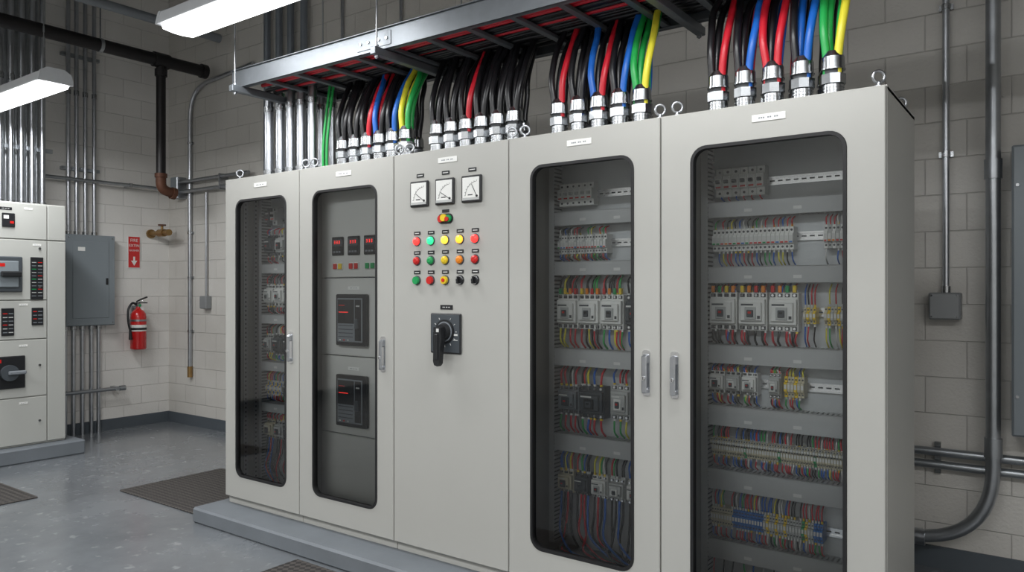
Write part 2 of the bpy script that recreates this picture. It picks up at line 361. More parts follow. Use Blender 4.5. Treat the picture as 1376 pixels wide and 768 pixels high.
# ------------------------------------------------------------------ cabinets
EX=[-4.519,-3.749,-2.944,-2.165,-1.366,-.496]
WIN=[(-4.400,-3.872),(-3.624,-3.072),None,(-2.035,-1.490),(-1.231,-.628)]
HND=[-3.822,-3.022,None,-1.430,-1.300]
Z0,Z1=.104,2.215; ZB=.055; YB=3.60
WZ0,WZ1=.25,2.07
cabs=[]
for i in range(5):
    x0,x1=EX[i],EX[i+1]; xc=(x0+x1)/2
    e=grp('electrical_cabinet',(xc,3.28,ZB)); cabs.append(e)
    b=B(); t=.018; ys=D+.026
    b.box(x0+.001,x0+t,ys,YB,Z0,Z1,CAB,.002); b.box(x1-t,x1-.001,ys,YB,Z0,Z1,CAB,.002)
    b.box(x0+.001,x1-.001,ys,YB+.01,Z1-.016,Z1+.004,CAB,.002); b.box(x0+t,x1-t,ys,YB,Z0,Z0+t,CAB)
    b.box(x0+t,x1-t,YB-.02,YB,Z0,Z1-.015,CABIN)
    b.box(x0+t,x0+t+.02,ys,ys+.02,Z0+t,Z1-t,CABIN); b.box(x1-t-.02,x1-t,ys,ys+.02,Z0+t,Z1-t,CABIN)
    b.box(x0+.002,x1-.002,D+.03,YB-.01,ZB,Z0,CAB,.002)
    b.build('cabinet_body',e)
    b=B(); o=(x0+.003,x1-.003,Z0+.004,Z1-.002)
    if WIN[i]:
        w=WIN[i]; q=(w[0],w[1],WZ0,WZ1)
        b.frame(o,q,.004,.065,D,D+.024,CAB,.003)
        b.build('door',e)
        g=B(); g.frame((q[0]-.001,q[1]+.001,q[2]-.001,q[3]+.001),(q[0]+.013,q[1]-.013,q[2]+.013,q[3]-.013),.066,.053,D-.004,D+.028,GASK,.002)
        g.build('window_gasket',e)
        g=B(); P=rr(q[0]+.011,q[1]-.011,q[2]+.011,q[3]-.011,.055)
        g.add([(x,D+.012,z) for x,z in P],[tuple(range(len(P)))],GLASS); g.build('window_glass',e)
    else:
        b.box(o[0],o[1],D,D+.024,o[2],o[3],CAB,.003); b.build('door',e)
    if HND[i]:
        h=HND[i]; b=B(); zc=1.125
        P=rr(h-.018,h+.018,zc-.098,zc+.098,.012,5); b.prism(P,D-.006,D+.002,CHR)
        b.box(h-.012,h+.012,D-.03,D-.020,zc-.085,zc+.075,GALV,.005)
        b.box(h-.010,h+.010,D-.022,D-.004,zc+.04,zc+.08,GALV,.004); b.box(h-.010,h+.010,D-.022,D-.004,zc-.085,zc-.065,GALV,.004)
        b.cyl((h,D-.036,zc-.02),(h,D-.028,zc-.02),.009,CHR,14); b.box(h-.0015,h+.0015,D-.037,D-.036,zc-.026,zc-.014,SLOT)
        b.build('door_handle',e)
    b=B(); label_plate(b,xc+(.02 if i==4 else 0),2.152,.13,.028,D,WHP); b.build('nameplate',e)
    b=B()
    for xx in (x0+.04,x1-.04):
        for yy in (D+.085,YB-.08):
            b.cyl((xx,yy,Z1+.003),(xx,yy,Z1+.016),.018,GALV,14); b.cyl((xx,yy,Z1+.016),(xx,yy,Z1+.030),.008,GALV,10)
            c=Vector((xx,yy,Z1+.050)); a=math.radians(40)
            b.tube([c+Vector((math.cos(a)*math.cos(k*math.pi/8),math.sin(a)*math.cos(k*math.pi/8),math.sin(k*math.pi/8)))*.022 for k in range(17)],.006,GALV,8)
    b.build('lifting_eyebolts',e)

def interior(e,x0,x1,yp,ducts,z0=.16,z1=2.17):
    b=B(); b.box(x0,x1,yp,yp+.004,z0,z1,PLATE,.001)
    for xx in (x0+.01,x1-.01):
        for zz in (z0+.05,1.1,z1-.05): b.cyl((xx,yp,zz),(xx,YB-.02,zz),.008,ZINC,8)
    b.build('mounting_plate',e)
    b=B(); vduct(b,x0+.002,x0+.034,z0+.02,z1-.02,yp)
    for d in ducts: duct(b,x0+.036,x1-.01,d[1],d[0],yp)
    b.build('wiring_ducts',e)
    b=B()
    for side in (0,1):
        for yy in (D+.12,D+.2):
            if side==0: a=(x0-.03,x0-.026)
            else: a=(x1+.010,x1+.014)
            b.box(a[0],a[1],yy,yy+.03,z0,z1,CABIN)
            z=z0+.03
            while z<z1-.03:
                b.box(a[0]-.0006,a[1]+.0006,yy+.010,yy+.02,z,z+.012,SLOT); z+=.03
    b.build('side_frame_rails',e)

# cabinet 5
e=cabs[4]; yp=3.40; xl=-1.30
du=[(1.878,1.807),(1.586,1.511),(1.232,1.147),(.957,.865),(.668,.575),(.348,.262)]
interior(e,-1.335,-.53,yp,du)
b=B()
for z in (1.965,1.715,1.384,1.06,.76,.45): rail(b,xl+.01,-.56,z,yp)
b.build('din_rails',e)
b=B()
for k in range(6): mcb(b,-1.275+k*.0375,1.968,yp,.0375,.13,WHP,DGR)
for k in range(6): wire(b,-1.25+k*.035,yp-.04,1.915,1.885,random.choice(CTRL),.003,.004,False)
b.box(-.70,-.655,yp-.07,yp,1.93,2.0,DGR,.004); b.cyl((-.678,yp-.07,1.965),(-.678,yp-.09,1.965),.012,BLK,12)
b.build('circuit_breaker_row',e)
b=B(); terms(b,-1.285,-.905,1.705,.10,yp,[WHP,WHP,WHP],.019,1.80,1.59,.06,led=True,skip=.05)
terms(b,-.80,-.66,1.705,.10,yp,[WHP,LGP],.016,1.80,1.59,.06,led=True); b.build('relay_strip',e)
b=B()
for k in range(3): contactor(b,-1.30+k*.135,1.384,.124,.17,yp,WHP,LGP,1.505,1.235,4,.0055,wcols=[WBK,WRD,WBK,WBL,WRD],caps=True)
terms(b,-.885,-.83,1.37,.07,yp,[BEI,YEL],.013,1.505,1.235); terms(b,-.80,-.69,1.37,.08,yp,[BEI,YEL,LGP],.013,1.505,1.235)
b.build('contactor_row',e)
b=B()
for k in range(3): contactor(b,-1.30+k*.075,1.06,.068,.10,yp,[WHP,LGP,WHP][k],[DGR,WHP,LGP][k],1.14,.96,3,.004)
contactor(b,-1.03,1.06,.05,.11,yp,LGP,WHP,1.14,.96,3,.004); terms(b,-.965,-.87,1.06,.09,yp,[YEL,BEI,BEI],.014,1.14,.96,wc=[WGN,WYL,WRD,WBL])
b.build('control_relay_row',e)
b=B(); terms(b,-1.29,-.70,.762,.07,yp,lambda f: GRN if int(f*50)%13==12 else BEI,.0115,.862,.672,skip=.08); terms(b,-1.29,-.70,.79,.03,yp+.0,[BEI,LGP],.0115,None,None,.075)
b.build('terminal_block_strip',e)
def c6(f): return BEI if f<.2 else (BLU if f<.47 else (BLU if f>.9 else (YEL if int(f*60)%5==0 else (GRN if int(f*60)%7==0 else LGP))))
b=B(); terms(b,-1.29,-.80,.45,.08,yp,c6,.0125,.57,.345,.065); b.build('terminal_block_strip',e)
b=B()
for k in range(12): wire(b,-1.28+k*.045,yp-.05,.26,.135,random.choice(CTRL),.004,.04,False)
b.build('lower_wiring',e)

# cabinet 4
e=cabs[3]; yp=3.34
du=[(1.876,1.806),(1.624,1.554),(1.182,1.095),(.748,.66)]
interior(e,-2.132,-1.40,yp,du)
b=B()
for z in (1.965,1.715,1.37,.92,.5): rail(b,-2.09,-1.42,z,yp)
b.build('din_rails',e)
b=B()
for k in range(6): mcb(b,-2.088+k*.034,1.965,yp,.034,.115,WHP,LGP)
b.build('circuit_breaker_row',e)
b=B(); terms(b,-2.085,-1.80,1.71,.095,yp,[LGP,WHP,WHP],.0165,1.80,1.63,.06,led=True); b.build('relay_strip',e)
b=B()
for k in range(3): contactor(b,-2.092+k*.128,1.37,.120,.175,yp,WHP,LGP,1.55,1.185,4,.0055,wcols=[WBK,WRD,WBK,WGN,WYL,WBL,WRD],caps=True)
contactor(b,-1.70,1.37,.10,.17,yp,DGR,BLK,1.55,1.185,3,.005,wcols=[WBK,WYL,WBL]); contactor(b,-1.58,1.37,.10,.17,yp,DGR,BLK,1.55,1.185,3,.005)
b.build('contactor_row',e)
b=B(); contactor(b,-2.085,.92,.115,.14,yp,MGR,DGR,1.09,.75,4,.0055); contactor(b,-1.955,.92,.14,.16,yp,DGR,BLK,1.09,.75,4,.006,.085); contactor(b,-1.78,.93,.10,.17,yp,LGP,WHP,1.09,.75,3,.005)
contactor(b,-1.65,.93,.10,.17,yp,LGP,WHP,1.09,.75,3,.005); b.build('motor_starter_row',e)
b=B()
for k in range(6):
    x=-2.085+k*.098; contactor(b,x,.5,.085,.11,yp,[BEI,DGR,WHP,LGP,WHP,WHP][k],[BLK,DGR,LGP,WHP,LGP,LGP][k],.655,None,3,.005)
    for q in range(4):
        xx=x+.012+q*.02; col=random.choice([WBK,WBK,WRD,WBL,WBK,WYL,WBL]); tx=xx+U(.03,.22)
        b.tube(cr([(xx,yp-.05,.45),(xx+.003,yp-.06,.36),(xx+U(-.01,.03),yp-.08,.25),(tx-.05,yp-.09-U(0,.05),.165+U(0,.03)),(tx+.05,yp-.10,.14+U(0,.01))],5),.006,col,7)
b.build('starter_and_cable_loops',e)

# cabinet 1
e=cabs[0]; yp=3.25
du=[(1.655,1.59),(1.31,1.25),(.99,.93),(.71,.65)]
interior(e,-4.46,-3.79,yp,du)
b=B()
for z in (1.95,1.78,1.44,1.11,.81,.53): rail(b,-4.42,-3.82,z,yp)
b.build('din_rails',e)
b=B()
for k in range(3): contactor(b,-4.41+k*.12,1.78,.11,.14,yp,[DGR,LGP,DGR][k],BLK,1.90,1.66,3,.004)
mcb(b,-4.41,1.98,yp,.05,.12,DGR); mcb(b,-4.35,1.98,yp,.05,.12,LGP); b.build('drive_module_row',e)
b=B()
for k in range(4): contactor(b,-4.415+k*.11,1.44,.102,.14,yp,WHP,LGP,1.585,1.315,3,.004,wcols=[WBK,WBK,WRD])
b.build('contactor_row',e)
b=B(); contactor(b,-4.415,1.11,.08,.12,yp,LGP,DGR,1.245,.995,3,.004)
for k in range(3): contactor(b,-4.32+k*.12,1.11,.11,.13,yp,DGR,BLK,1.245,.995,3,.005)
b.build('motor_starter_row',e)
b=B(); terms(b,-4.41,-4.22,.81,.08,yp,[LGP,YEL,BLU],.014,.925,.715); contactor(b,-4.2,.81,.1,.13,yp,DGR,BLK,.925,.715,3); contactor(b,-4.08,.81,.1,.13,yp,DGR,BLK,.925,.715,3); b.build('relay_strip',e)
b=B()
for k in range(5):
    x=-4.41+k*.11; contactor(b,x,.53,.095,.12,yp,[BEI,LGP,DGR,WHP,LGP][k],BLK,.645,None,3,.004)
    for q in range(4):
        xx=x+.01+q*.02; tx=xx+U(.0,.15)
        b.tube(cr([(xx,yp-.05,.47),(xx,yp-.06,.38),(xx+U(-.02,.02),yp-.08,.27),(tx,yp-.09,.17)],4),.005,random.choice([WBK,WBK,WBK,WYL,WRD,WBL]),6)
b.build('starter_and_cable_loops',e)

# cabinet 2 inner swing panels
INP=M('inner_panel_paint_lightened',(.62,.62,.59),.45,0,.02,3)  # cabinet grey lightened in colour to offset the shadow behind the door
e=cabs[1]; yi=3.07
b=B()
zz=[.15,.612,1.082,1.552,2.17]
for k in range(4): b.box(-3.685,-2.97,yi,yi+.02,zz[k]+.003,zz[k+1]-.003,INP,.004)
b.box(-3.69,-2.965,yi+.02,yi+.03,.15,2.17,DGR)
for k in (0,1):
    xx=(-3.69,-2.975)[k]; b.box(xx,xx+.01,yi+.02,3.58,.15,2.17,CABIN)
b.build('inner_panels',e)
b=B()
for k in range(4):
    xc=-3.529+k*.140; z=1.743
    b.box(xc-.05,xc+.05,yi-.012,yi,z-.056,z+.056,BLK,.004); b.box(xc-.04,xc+.04,yi-.013,yi-.012,z+.0,z+.042,DGR)
    for q in range(3):
        a=xc-.026+q*.02
        b.box(a,a+.010,yi-.0138,yi-.013,z+.014,z+.0165,DIGR); b.box(a,a+.010,yi-.0138,yi-.013,z+.022,z+.0245,DIGR); b.box(a,a+.010,yi-.0138,yi-.013,z+.030,z+.0325,DIGR)
        b.box(a+.008,a+.0105,yi-.0138,yi-.013,z+.014,z+.032,DIGR)
    for q in range(3): b.box(xc-.034+q*.024,xc-.018+q*.024,yi-.0135,yi-.012,z-.04,z-.03,MGR)
    for q,c in ((-1,[RED,RED,GRN,RED][k]),(1,[YEL,RED,GRN,YEL][k])):
        b.box(xc+q*.022-.02,xc+q*.022+.02,yi-.006,yi,1.60,1.642,WHP,.003); b.box(xc+q*.022-.016,xc+q*.022+.016,yi-.014,yi-.006,1.604,1.638,c,.003)
b.build('digital_panel_meters',e)
b=B()
for zc in (1.30,.82):
    xc=-3.393
    b.box(xc-.13,xc+.13,yi-.03,yi,zc-.153,zc+.153,BLK,.006); b.box(xc-.108,xc+.108,yi-.036,yi-.03,zc-.13,zc+.13,MGR,.004)
    b.box(xc-.10,xc+.04,yi-.038,yi-.036,zc-.02,zc+.122,BLK); b.box(xc-.09,xc-.01,yi-.039,yi-.038,zc+.045,zc+.049,DIGR)
    b.box(xc-.09,xc-.04,yi-.039,yi-.038,zc+.085,zc+.09,RED); b.box(xc+.048,xc+.10,yi-.038,yi-.036,zc-.12,zc+.122,BLK)
    b.box(xc+.06,xc+.088,yi-.055,yi-.038,zc-.05,zc+.01,DGR,.004); b.box(xc+.06,xc+.088,yi-.040,yi-.038,zc+.08,zc+.088,LGP)
    for q in range(4): b.box(xc-.095,xc+.03,yi-.038,yi-.036,zc-.035-q*.022,zc-.030-q*.022,DGR)
    for q in range(3): b.box(xc-.085+q*.035,xc-.073+q*.035,yi-.040,yi-.038,zc-.122,zc-.114,[WHP,RED,LGP][q])
    label_plate(b,xc,zc+.19,.10,.02,yi)
b.build('power_circuit_breakers',e)

# cabinet 3 door devices
e=cabs[2]; b=B()
for k,xc in enumerate((-2.745,-2.567,-2.389)):
    z=1.988
    b.box(xc-.064,xc+.064,D-.014,D,z-.068,z+.068,BLK,.004); b.box(xc-.054,xc+.054,D-.0155,D-.014,z-.057,z+.058,WHP)
    b.box(xc-.054,xc+.054,D-.018,D-.0155,z-.057,z-.044,LGP)
    arc=[(xc+.04-.075*math.cos(math.radians(a)),D-.016,z-.04+.075*math.sin(math.radians(a))) for a in range(5,90,9)]
    b.tube(arc,.0009,BLK,4)
    for a in range(5,92,12):
        c_,s_=math.cos(math.radians(a)),math.sin(math.radians(a)); b.tube([(xc+.04-.075*c_,D-.016,z-.04+.075*s_),(xc+.04-.082*c_,D-.016,z-.04+.082*s_)],.0007,BLK,4)
    a=math.radians((35,30,62)[k]); b.tube([(xc+.04,D-.017,z-.04),(xc+.04-.07*math.cos(a),D-.017,z-.04+.07*math.sin(a))],.0015,BLK,4)
    b.box(xc-.018,xc+.012,D-.0162,D-.0155,z-.033,z-.028,BLK); b.cyl((xc+.04,D-.019,z-.038),(xc+.04,D-.0155,z-.038),.006,BLK,10)
    b.box(xc-.026,xc+.026,D-.003,D,z+.088,z+.108,BLK,.001); b.box(xc-.018,xc+.018,D-.0033,D-.003,z+.096,z+.100,WWH)
b.build('analog_panel_meters',e)
b=B(); xc=-2.567; z=1.848
P=rr(xc-.050,xc+.050,z-.026,z+.026,.024,6); b.prism(P,D-.006,D,BLK)
b.cyl((xc-.027,D-.016,z),(xc-.027,D-.005,z),.018,RED,16); b.cyl((xc+.027,D-.016,z),(xc+.027,D-.005,z),.018,GRN,16)
b.cyl((xc-.004,D-.020,z+.004),(xc-.004,D-.005,z+.004),.019,YEL,16); b.cyl((xc+.022,D-.024,z-.004),(xc+.022,D-.006,z-.004),.012,RED,14)
b.box(xc-.024,xc+.024,D-.003,D,z+.032,z+.048,BLK,.001)
b.build('pushbutton_station',e)
b=B()
cols=[[LITR,LITG,LITY,LITO,LITR],[RED,GRN,YEL,ORA,RED],[GRN,RED,YEL,BLK,BLK]]
for r_ in range(3):
    for k in range(5):
        xx=-2.767+k*.0993; z=1.738-r_*.104; m=cols[r_][k]
        b.cyl((xx,D-.006,z),(xx,D,z),.0245,DGR if m is not BLK else BLK,20,r2=.0255)
        if m is BLK:
            b.cyl((xx,D-.008,z),(xx,D-.005,z),.022,CHR,20); b.cyl((xx,D-.016,z),(xx,D-.006,z),.018,BLK,16); b.box(xx-.0045,xx+.0045,D-.032,D-.014,z-.018,z+.018,BLK,.002)
            b.box(xx-.001,xx+.001,D-.0325,D-.032,z+.006,z+.016,WWH)
        elif r_==2:
            b.cyl((xx,D-.020,z),(xx,D-.006,z),.020,m,18,r2=.0205)
            if k==2: b.cyl((xx,D-.024,z),(xx,D-.02,z),.010,RED,12)
        else:
            b.cyl((xx,D-.015,z),(xx,D-.006,z),.020,m,18,r2=.021); b.cyl((xx,D-.021,z),(xx,D-.015,z),.010,m,18,r2=.020)
        b.box(xx-.023,xx+.023,D-.003,D,z+.033,z+.052,BLK,.001); b.box(xx-.015,xx+.015,D-.0033,D-.003,z+.040,z+.044,WWH)
b.build('indicator_lamps_and_pushbuttons',e)
b=B(); xc=-2.561; z=1.255
b.box(xc-.104,xc+.104,D-.012,D,z-.104,z+.104,BLK,.006); b.box(xc-.096,xc+.096,D-.0135,D-.012,z-.096,z+.096,DGR,.001)
b.cyl((xc,D-.02,z+.01),(xc,D-.012,z+.01),.062,BLK,32); b.cyl((xc,D-.0215,z+.01),(xc,D-.02,z+.01),.052,MGR,32); b.cyl((xc,D-.045,z+.01),(xc,D-.02,z+.01),.038,BLK,24,r2=.046)
for a in range(30,331,30):
    t=math.radians(a+90); b.tube([(xc+.07*math.cos(t),D-.0145,z+.01+.07*math.sin(t)),(xc+.08*math.cos(t),D-.0145,z+.01+.08*math.sin(t))],.0018,WWH,4)
P=[(xc-.024,z+.035),(xc+.022,z+.035),(xc+.026,z-.03),(xc+.016,z-.10),(xc+.012,z-.15),(xc+.000,z-.165),(xc-.020,z-.16),(xc-.028,z-.14),(xc-.026,z-.09),(xc-.028,z-.02)]
b.prism(P,D-.075,D-.043,BLK); b.box(xc-.016,xc+.006,D-.082,D-.074,z-.13,z+.0,BLK,.006)
b.box(xc-.005,xc+.012,D-.0765,D-.075,z+.01,z+.028,WWH); b.box(xc+.06,xc+.085,D-.0142,D-.0135,z-.01,z+.0,WWH); b.box(xc+.055,xc+.085,D-.0142,D-.0135,z-.035,z-.03,LGP)
label_plate(b,xc,z+.135,.085,.024,D,BLK)
b.build('main_rotary_switch',e)

# ------------------------------------------------------------------ glands + cables
GY=3.18
def gland(b,x,y,s=1.0):
    z=Z1+.003; h=1.38*s
    b.cyl((x,y,z),(x,y,z+.025*h),.048*s,ZINC,6,sm=False); b.cyl((x,y,z+.025*h),(x,y,z+.055*h),.040*s,ZINC,18)
    for q in range(3): b.cyl((x,y,z+(.028+.009*q)*h),(x,y,z+(.032+.009*q)*h),.0425*s,ZINC,18)
    b.cyl((x,y,z+.057*h),(x,y,z+.085*h),.049*s,ZINC,8,sm=False); b.cyl((x,y,z+.085*h),(x,y,z+.10*h),.037*s,SLOT,18)
    b.cyl((x,y,z+.098*h),(x,y,z+.102*h),.047*s,ZINC,18); b.cyl((x,y,z+.102*h),(x,y,z+.135*h),.044*s,ZINC,18,r2=.043*s); b.cyl((x,y,z+.135*h),(x,y,z+.152*h),.043*s,ZINC,18,r2=.032*s)
TZ=2.767
def cable(b,x,y,col,r,sx=0,lay=0):
    yt=3.29+lay*.045+U(-.012,.012); xt=x+sx*1.0+U(-.012,.02)
    dirn=1
    j=U(-.006,.006)
    pts=[(x,y,Z1+.10),(x+sx*.15,y-.002,Z1+.20),(x+sx*.6+j,y-.004+lay*.008,Z1+.30),
         (x+sx*.9+j,y+(yt-y)*.22,Z1+.40),(x+sx*1.0,y+(yt-y)*.55,Z1+.49),(xt,yt-.02,TZ+.01),(xt+.012*dirn,yt,TZ+.07),(xt+dirn*.08,yt+.01,TZ+.11),(xt+dirn*.22,yt,TZ+.125),(xt+dirn*.45,yt,TZ+.12)]
    b.tube(cr(pts,4),r,col,10)
groups=[ (1,-3.607,.108,6,[[WBK]*4,[WBK]*4,[WBK,WRD,WBK,WBK],[WBL,WBK,WRD,WBK],[WBK,WBL,WBK,WBK],[WYL,WGN,WYL,WGN]]),
 (2,-2.828,.107,6,[[WBK]*4,[WBK]*4,[WBK,WRD,WBK,WBK],[WBK]*4,[WBK]*4,[WBK]*4]),
 (3,-2.017,.113,5,[[WBK,WRD,WBK,WBK],[WBK]*4,[WBL,WRD,WBK,WBK],[WBK,WBL,WBK,WBK],[WGN,WYL,WGN,WGN]]),
 (4,-1.200,.118,5,[[WBK,WRD,WBK,WBK],[WBK,WBL,WBK,WRD],[WRD,WRD,WBK,WBL],[WBK,WBL,WBL,WBK],[WGN,WYL,WGN,WGN]]) ]
for ci,xs,dx,n,cols in groups:
    g=B(); cb=B()
    for k in range(n):
        x=xs+k*dx; gland(g,x,GY)
        for q in range(4):
            ox=(-.019,.019,-.016,.017)[q]; oy=(-.012,-.012,.018,.018)[q]
            cable(cb,x+ox,GY+oy,cols[k][q],.0162,(-.024,.024,-.002,.010)[q],(0,0,1,1)[q])
        if k<n-1:
            x2=x+dx*.5; gland(g,x2,GY+.15,.85)
            for q in range(2):
                cable(cb,x2+(-.015,.015)[q],GY+.15,WBK if R()<.7 else cols[k][q],.015,(-.01,.01)[q],2.3)
    g.build('cable_glands',cabs[ci]); cb.build('power_cable_bundle')
b=B()
for k,x in enumerate((-4.357,-4.236,-4.128,-4.018,-3.906)):
    for y,rr_ in ((GY,.029),(GY+.17,.024)):
        b.cyl((x,y,Z1+.005),(x,y,TZ+.03),rr_,GALV,18); b.cyl((x,y,Z1+.005),(x,y,Z1+.03),rr_+.012,ZINC,8,sm=False); b.cyl((x,y,Z1+.03),(x,y,Z1+.075),rr_+.007,ZINC,18)
        b.cyl((x,y,TZ-.08),(x,y,TZ-.045),rr_+.006,ZINC,18)
b.build('rigid_conduit_risers')
b=B()
for x,c in ((-3.80,WGN),(-3.765,WGN)): b.tube(cr([(x,GY,Z1+.005),(x,GY,2.4),(x+.005,GY+.02,2.6),(x+.01,GY+.05,TZ+.05)],4),.009,c,8)
b.build('grounding_cable')

# ------------------------------------------------------------------ cable tray
b=B(); tx0,tx1=-4.30,1.6; ty0,ty1=2.86,3.46
for y,s in ((ty0,1),(ty1,-1)):
    b.box(tx0,tx1,y-.0025,y+.0025,TZ,TZ+.115,TRAY)
    b.box(tx0,tx1,min(y,y+s*.028),max(y,y+s*.028),TZ,TZ+.004,TRAY); b.box(tx0,tx1,min(y,y-s*.016),max(y,y-s*.016),TZ+.111,TZ+.115,TRAY)
    b.box(tx0,tx1,min(y,y-s*.012),max(y,y-s*.012),TZ,TZ+.006,TRAY)
    for xx in (-3.0,-.6):
        b.box(xx-.13,xx+.13,y-.006,y+.006,TZ+.02,TZ+.095,TRAY,.001)
        for q in (-.1,-.04,.04,.1): b.cyl((xx+q,y-.012,TZ+.057),(xx+q,y+.012,TZ+.057),.008,ZINC,6)
x=tx0+.02
while x<tx1:
    b.box(x,x+.034,ty0,ty1,TZ+.004,TZ+.024,TRAY,.002); x+=.27
b.box(tx0,tx0+.02,ty0,ty1,TZ+.004,TZ+.03,TRAY)
b.build('cable_tray')
for xx in (-4.2,-2.93,-1.42,.1,1.2):
    b=B(); b.box(xx-.02,xx+.02,ty0-.08,ty1+.08,TZ-.042,TZ-.001,TRAY,.003)
    for y in (ty0-.05,ty1+.05):
        b.cyl((xx,y,TZ-.06),(xx,y,CT),.005,DSTEEL,8); b.cyl((xx,y,TZ-.055),(xx,y,TZ-.042),.012,DSTEEL,6); b.cyl((xx,y,TZ-.001),(xx,y,TZ+.012),.012,DSTEEL,6)
    b.build('trapeze_hanger')
b=B()
pool=[WBK]*9+[WGN,WGN,WRD,WRD,WRD,WBL,WBL,WYL]
for row in range(3):
    for k in range(17):
        y=ty0+.045+k*.031+row*.012
        if y>ty1-.03: continue
        z=TZ+.038+row*.026; col=random.choice(pool)
        pts=[(tx0+.03+U(0,.25)+j*.58*((tx1-tx0-.3)/5.8),y+U(-.012,.012),z+U(-.003,.006)) for j in range(11)]
        b.tube(cr(pts,3),.0125,col,7)
b.build('tray_cable_run')

# ------------------------------------------------------------------ fluorescent fixtures
def fixture(x0,x1,y,z,power):
    e=grp('fluorescent_light',((x0+x1)/2,y,z)); b=B()
    prof=[(y-.12,z+.012),(y-.105,z+.07),(y-.06,z+.10),(y+.06,z+.10),(y+.105,z+.07),(y+.12,z+.012),(y+.12,z),(y-.12,z)]
    b.prismx(prof,x0,x1,FIX)
    for xx in (x0,x1): b.prismx([(a+(y-a)*-.03,c+(.004 if c>z+.05 else -.004)) for a,c in prof],xx-.012,xx+.012,FIX)
    b.build('housing',e)
    b=B()
    b.prismx([(y-.105,z),(y-.095,z-.028),(y-.03,z-.036),(y+.03,z-.036),(y+.095,z-.028),(y+.105,z)],x0+.02,x1-.02,LENS); b.build('diffuser_lens',e)
    b=B()
    for xx in (x0+.2,x1-.2):
        n=int((CT-z-.1)/.04)
        for k in range(n):
            zz=z+.1+k*(CT-z-.1)/n; zc=(CT-z-.1)/n; ze=min(CT,zz+zc+.003)
            if k%2: b.box(xx-.006,xx+.006,y-.0015,y+.0015,zz-.003,ze,DSTEEL)
            else: b.box(xx-.0015,xx+.0015,y-.006,y+.006,zz-.003,ze,DSTEEL)
    b.build('hanging_chain',e)
    L=bpy.data.lights.new('lamp','AREA'); L.shape='RECTANGLE'; L.size=x1-x0-.05; L.size_y=.19; L.energy=power; L.color=(.97,.985,1)
    o=bpy.data.objects.new('lamp',L); o.location=((x0+x1)/2,y,z-.04); bpy.context.scene.collection.objects.link(o)
    o.parent=e; o.matrix_parent_inverse=Matrix.Translation(e.location).inverted()
fixture(-4.25,-2.95,2.45,3.03,20)
fixture(-7.45,-6.08,2.55,3.03,40)
fixture(-1.75,-.35,2.3,3.03,16)
for xx in (-6.6,-4.0,-1.4,1.2): fixture(xx,xx+1.4,-.1,3.25,44)  # unseen row overhead, added to light the cabinet fronts more evenly
for xx in (-5.3,-2.4,.5): fixture(xx,xx+1.4,-2.0,4.2,44)  # unseen high row behind the camera, added for frontal light

# ------------------------------------------------------------------ left switchgear (faces +X)
X0=-7.46
xf=Matrix(((0,-1,0,X0),(1,0,0,0),(0,0,1,0),(0,0,0,1)))
b=B(); b.box(LW+.02,-7.34,.9,3.34,FL,.085,PLIN,.012); b.build('switchgear_plinth')
e=grp('switchgear_cabinet',(X0-.4,2.2,.085))
b=B(xf); b.box(1.0,3.215,.012,.86,.086,2.255,SWG,.004)
seams=[.10,.52,1.035,1.384,1.926,2.25]
for (a,c) in ((1.9,3.055),(1.0,1.895)):
    for k in range(5): b.box(a+.003,c-.003,-.008,.012,seams[k]+.004,seams[k+1]-.004,SWG,.004)
b.box(3.06,3.212,-.008,.012,.104,1.92,SWG,.004); b.box(3.06,3.212,-.008,.012,1.93,2.246,SWG,.004)
b.build('switchgear_body',e)
b=B(xf); y=-.008
b.box(2.69,2.79,y-.015,y,2.03,2.15,BLK,.004); b.box(2.70,2.74,y-.017,y-.015,2.10,2.13,WHP); b.box(2.75,2.78,y-.017,y-.015,2.06,2.08,RED)
label_plate(b,2.72,2.19,.10,.025,y,BLK)
b.box(2.58,2.845,y-.03,y,1.46,1.77,DGR,.008); b.box(2.62,2.81,y-.045,y-.03,1.5,1.73,PBX,.006); b.box(2.66,2.82,y-.09,y-.045,1.59,1.64,BLK,.01); b.box(2.65,2.7,y-.047,y-.045,1.68,1.71,RED)
b.box(2.915,3.02,y-.01,y,1.39,1.77,BLK,.003)
for k in range(11):
    z=1.42+k*.03; b.box(2.925,2.96,y-.011,y-.01,z,z+.006,[MGR,LGP,GRN][k%3]); b.box(2.975,3.01,y-.011,y-.01,z,z+.006,[MGR,LGP,RED,MGR][k%4])
b.box(2.685,2.785,y-.012,y,1.075,1.316,BLK,.003)
for k in range(6): b.box(2.695,2.73,y-.013,y-.012,1.10+k*.033,1.107+k*.033,[MGR,LGP,RED][k%3]); b.box(2.74,2.775,y-.013,y-.012,1.10+k*.033,1.107+k*.033,[LGP,MGR][k%2])
b.box(2.925,3.02,y-.012,y,1.16,1.316,BLK,.003)
for k in range(4): b.box(2.935,2.965,y-.013,y-.012,1.18+k*.033,1.187+k*.033,[MGR,RED][k%2]); b.box(2.975,3.01,y-.013,y-.012,1.18+k*.033,1.187+k*.033,MGR)
b.box(2.62,2.87,y-.02,y,.61,.895,BLK,.006); b.cyl((2.74,y-.05,.75),(2.74,y-.02,.75),.07,DGR,24); b.box(2.72,2.86,y-.08,y-.05,.735,.768,MGR,.008); b.box(2.64,2.68,y-.022,y-.02,.84,.87,RED)
for k,(zz,yy) in enumerate(((2.20,2.9),(1.88,2.97),(1.345,2.86),(.98,2.86),(.47,2.86))): label_plate(b,yy-.0,zz,.07,.018,y,WHP)
for z in (.3,.8,1.5,1.85): b.cyl((2.99,y-.012,z),(2.99,y,z),.010,ZINC,12)
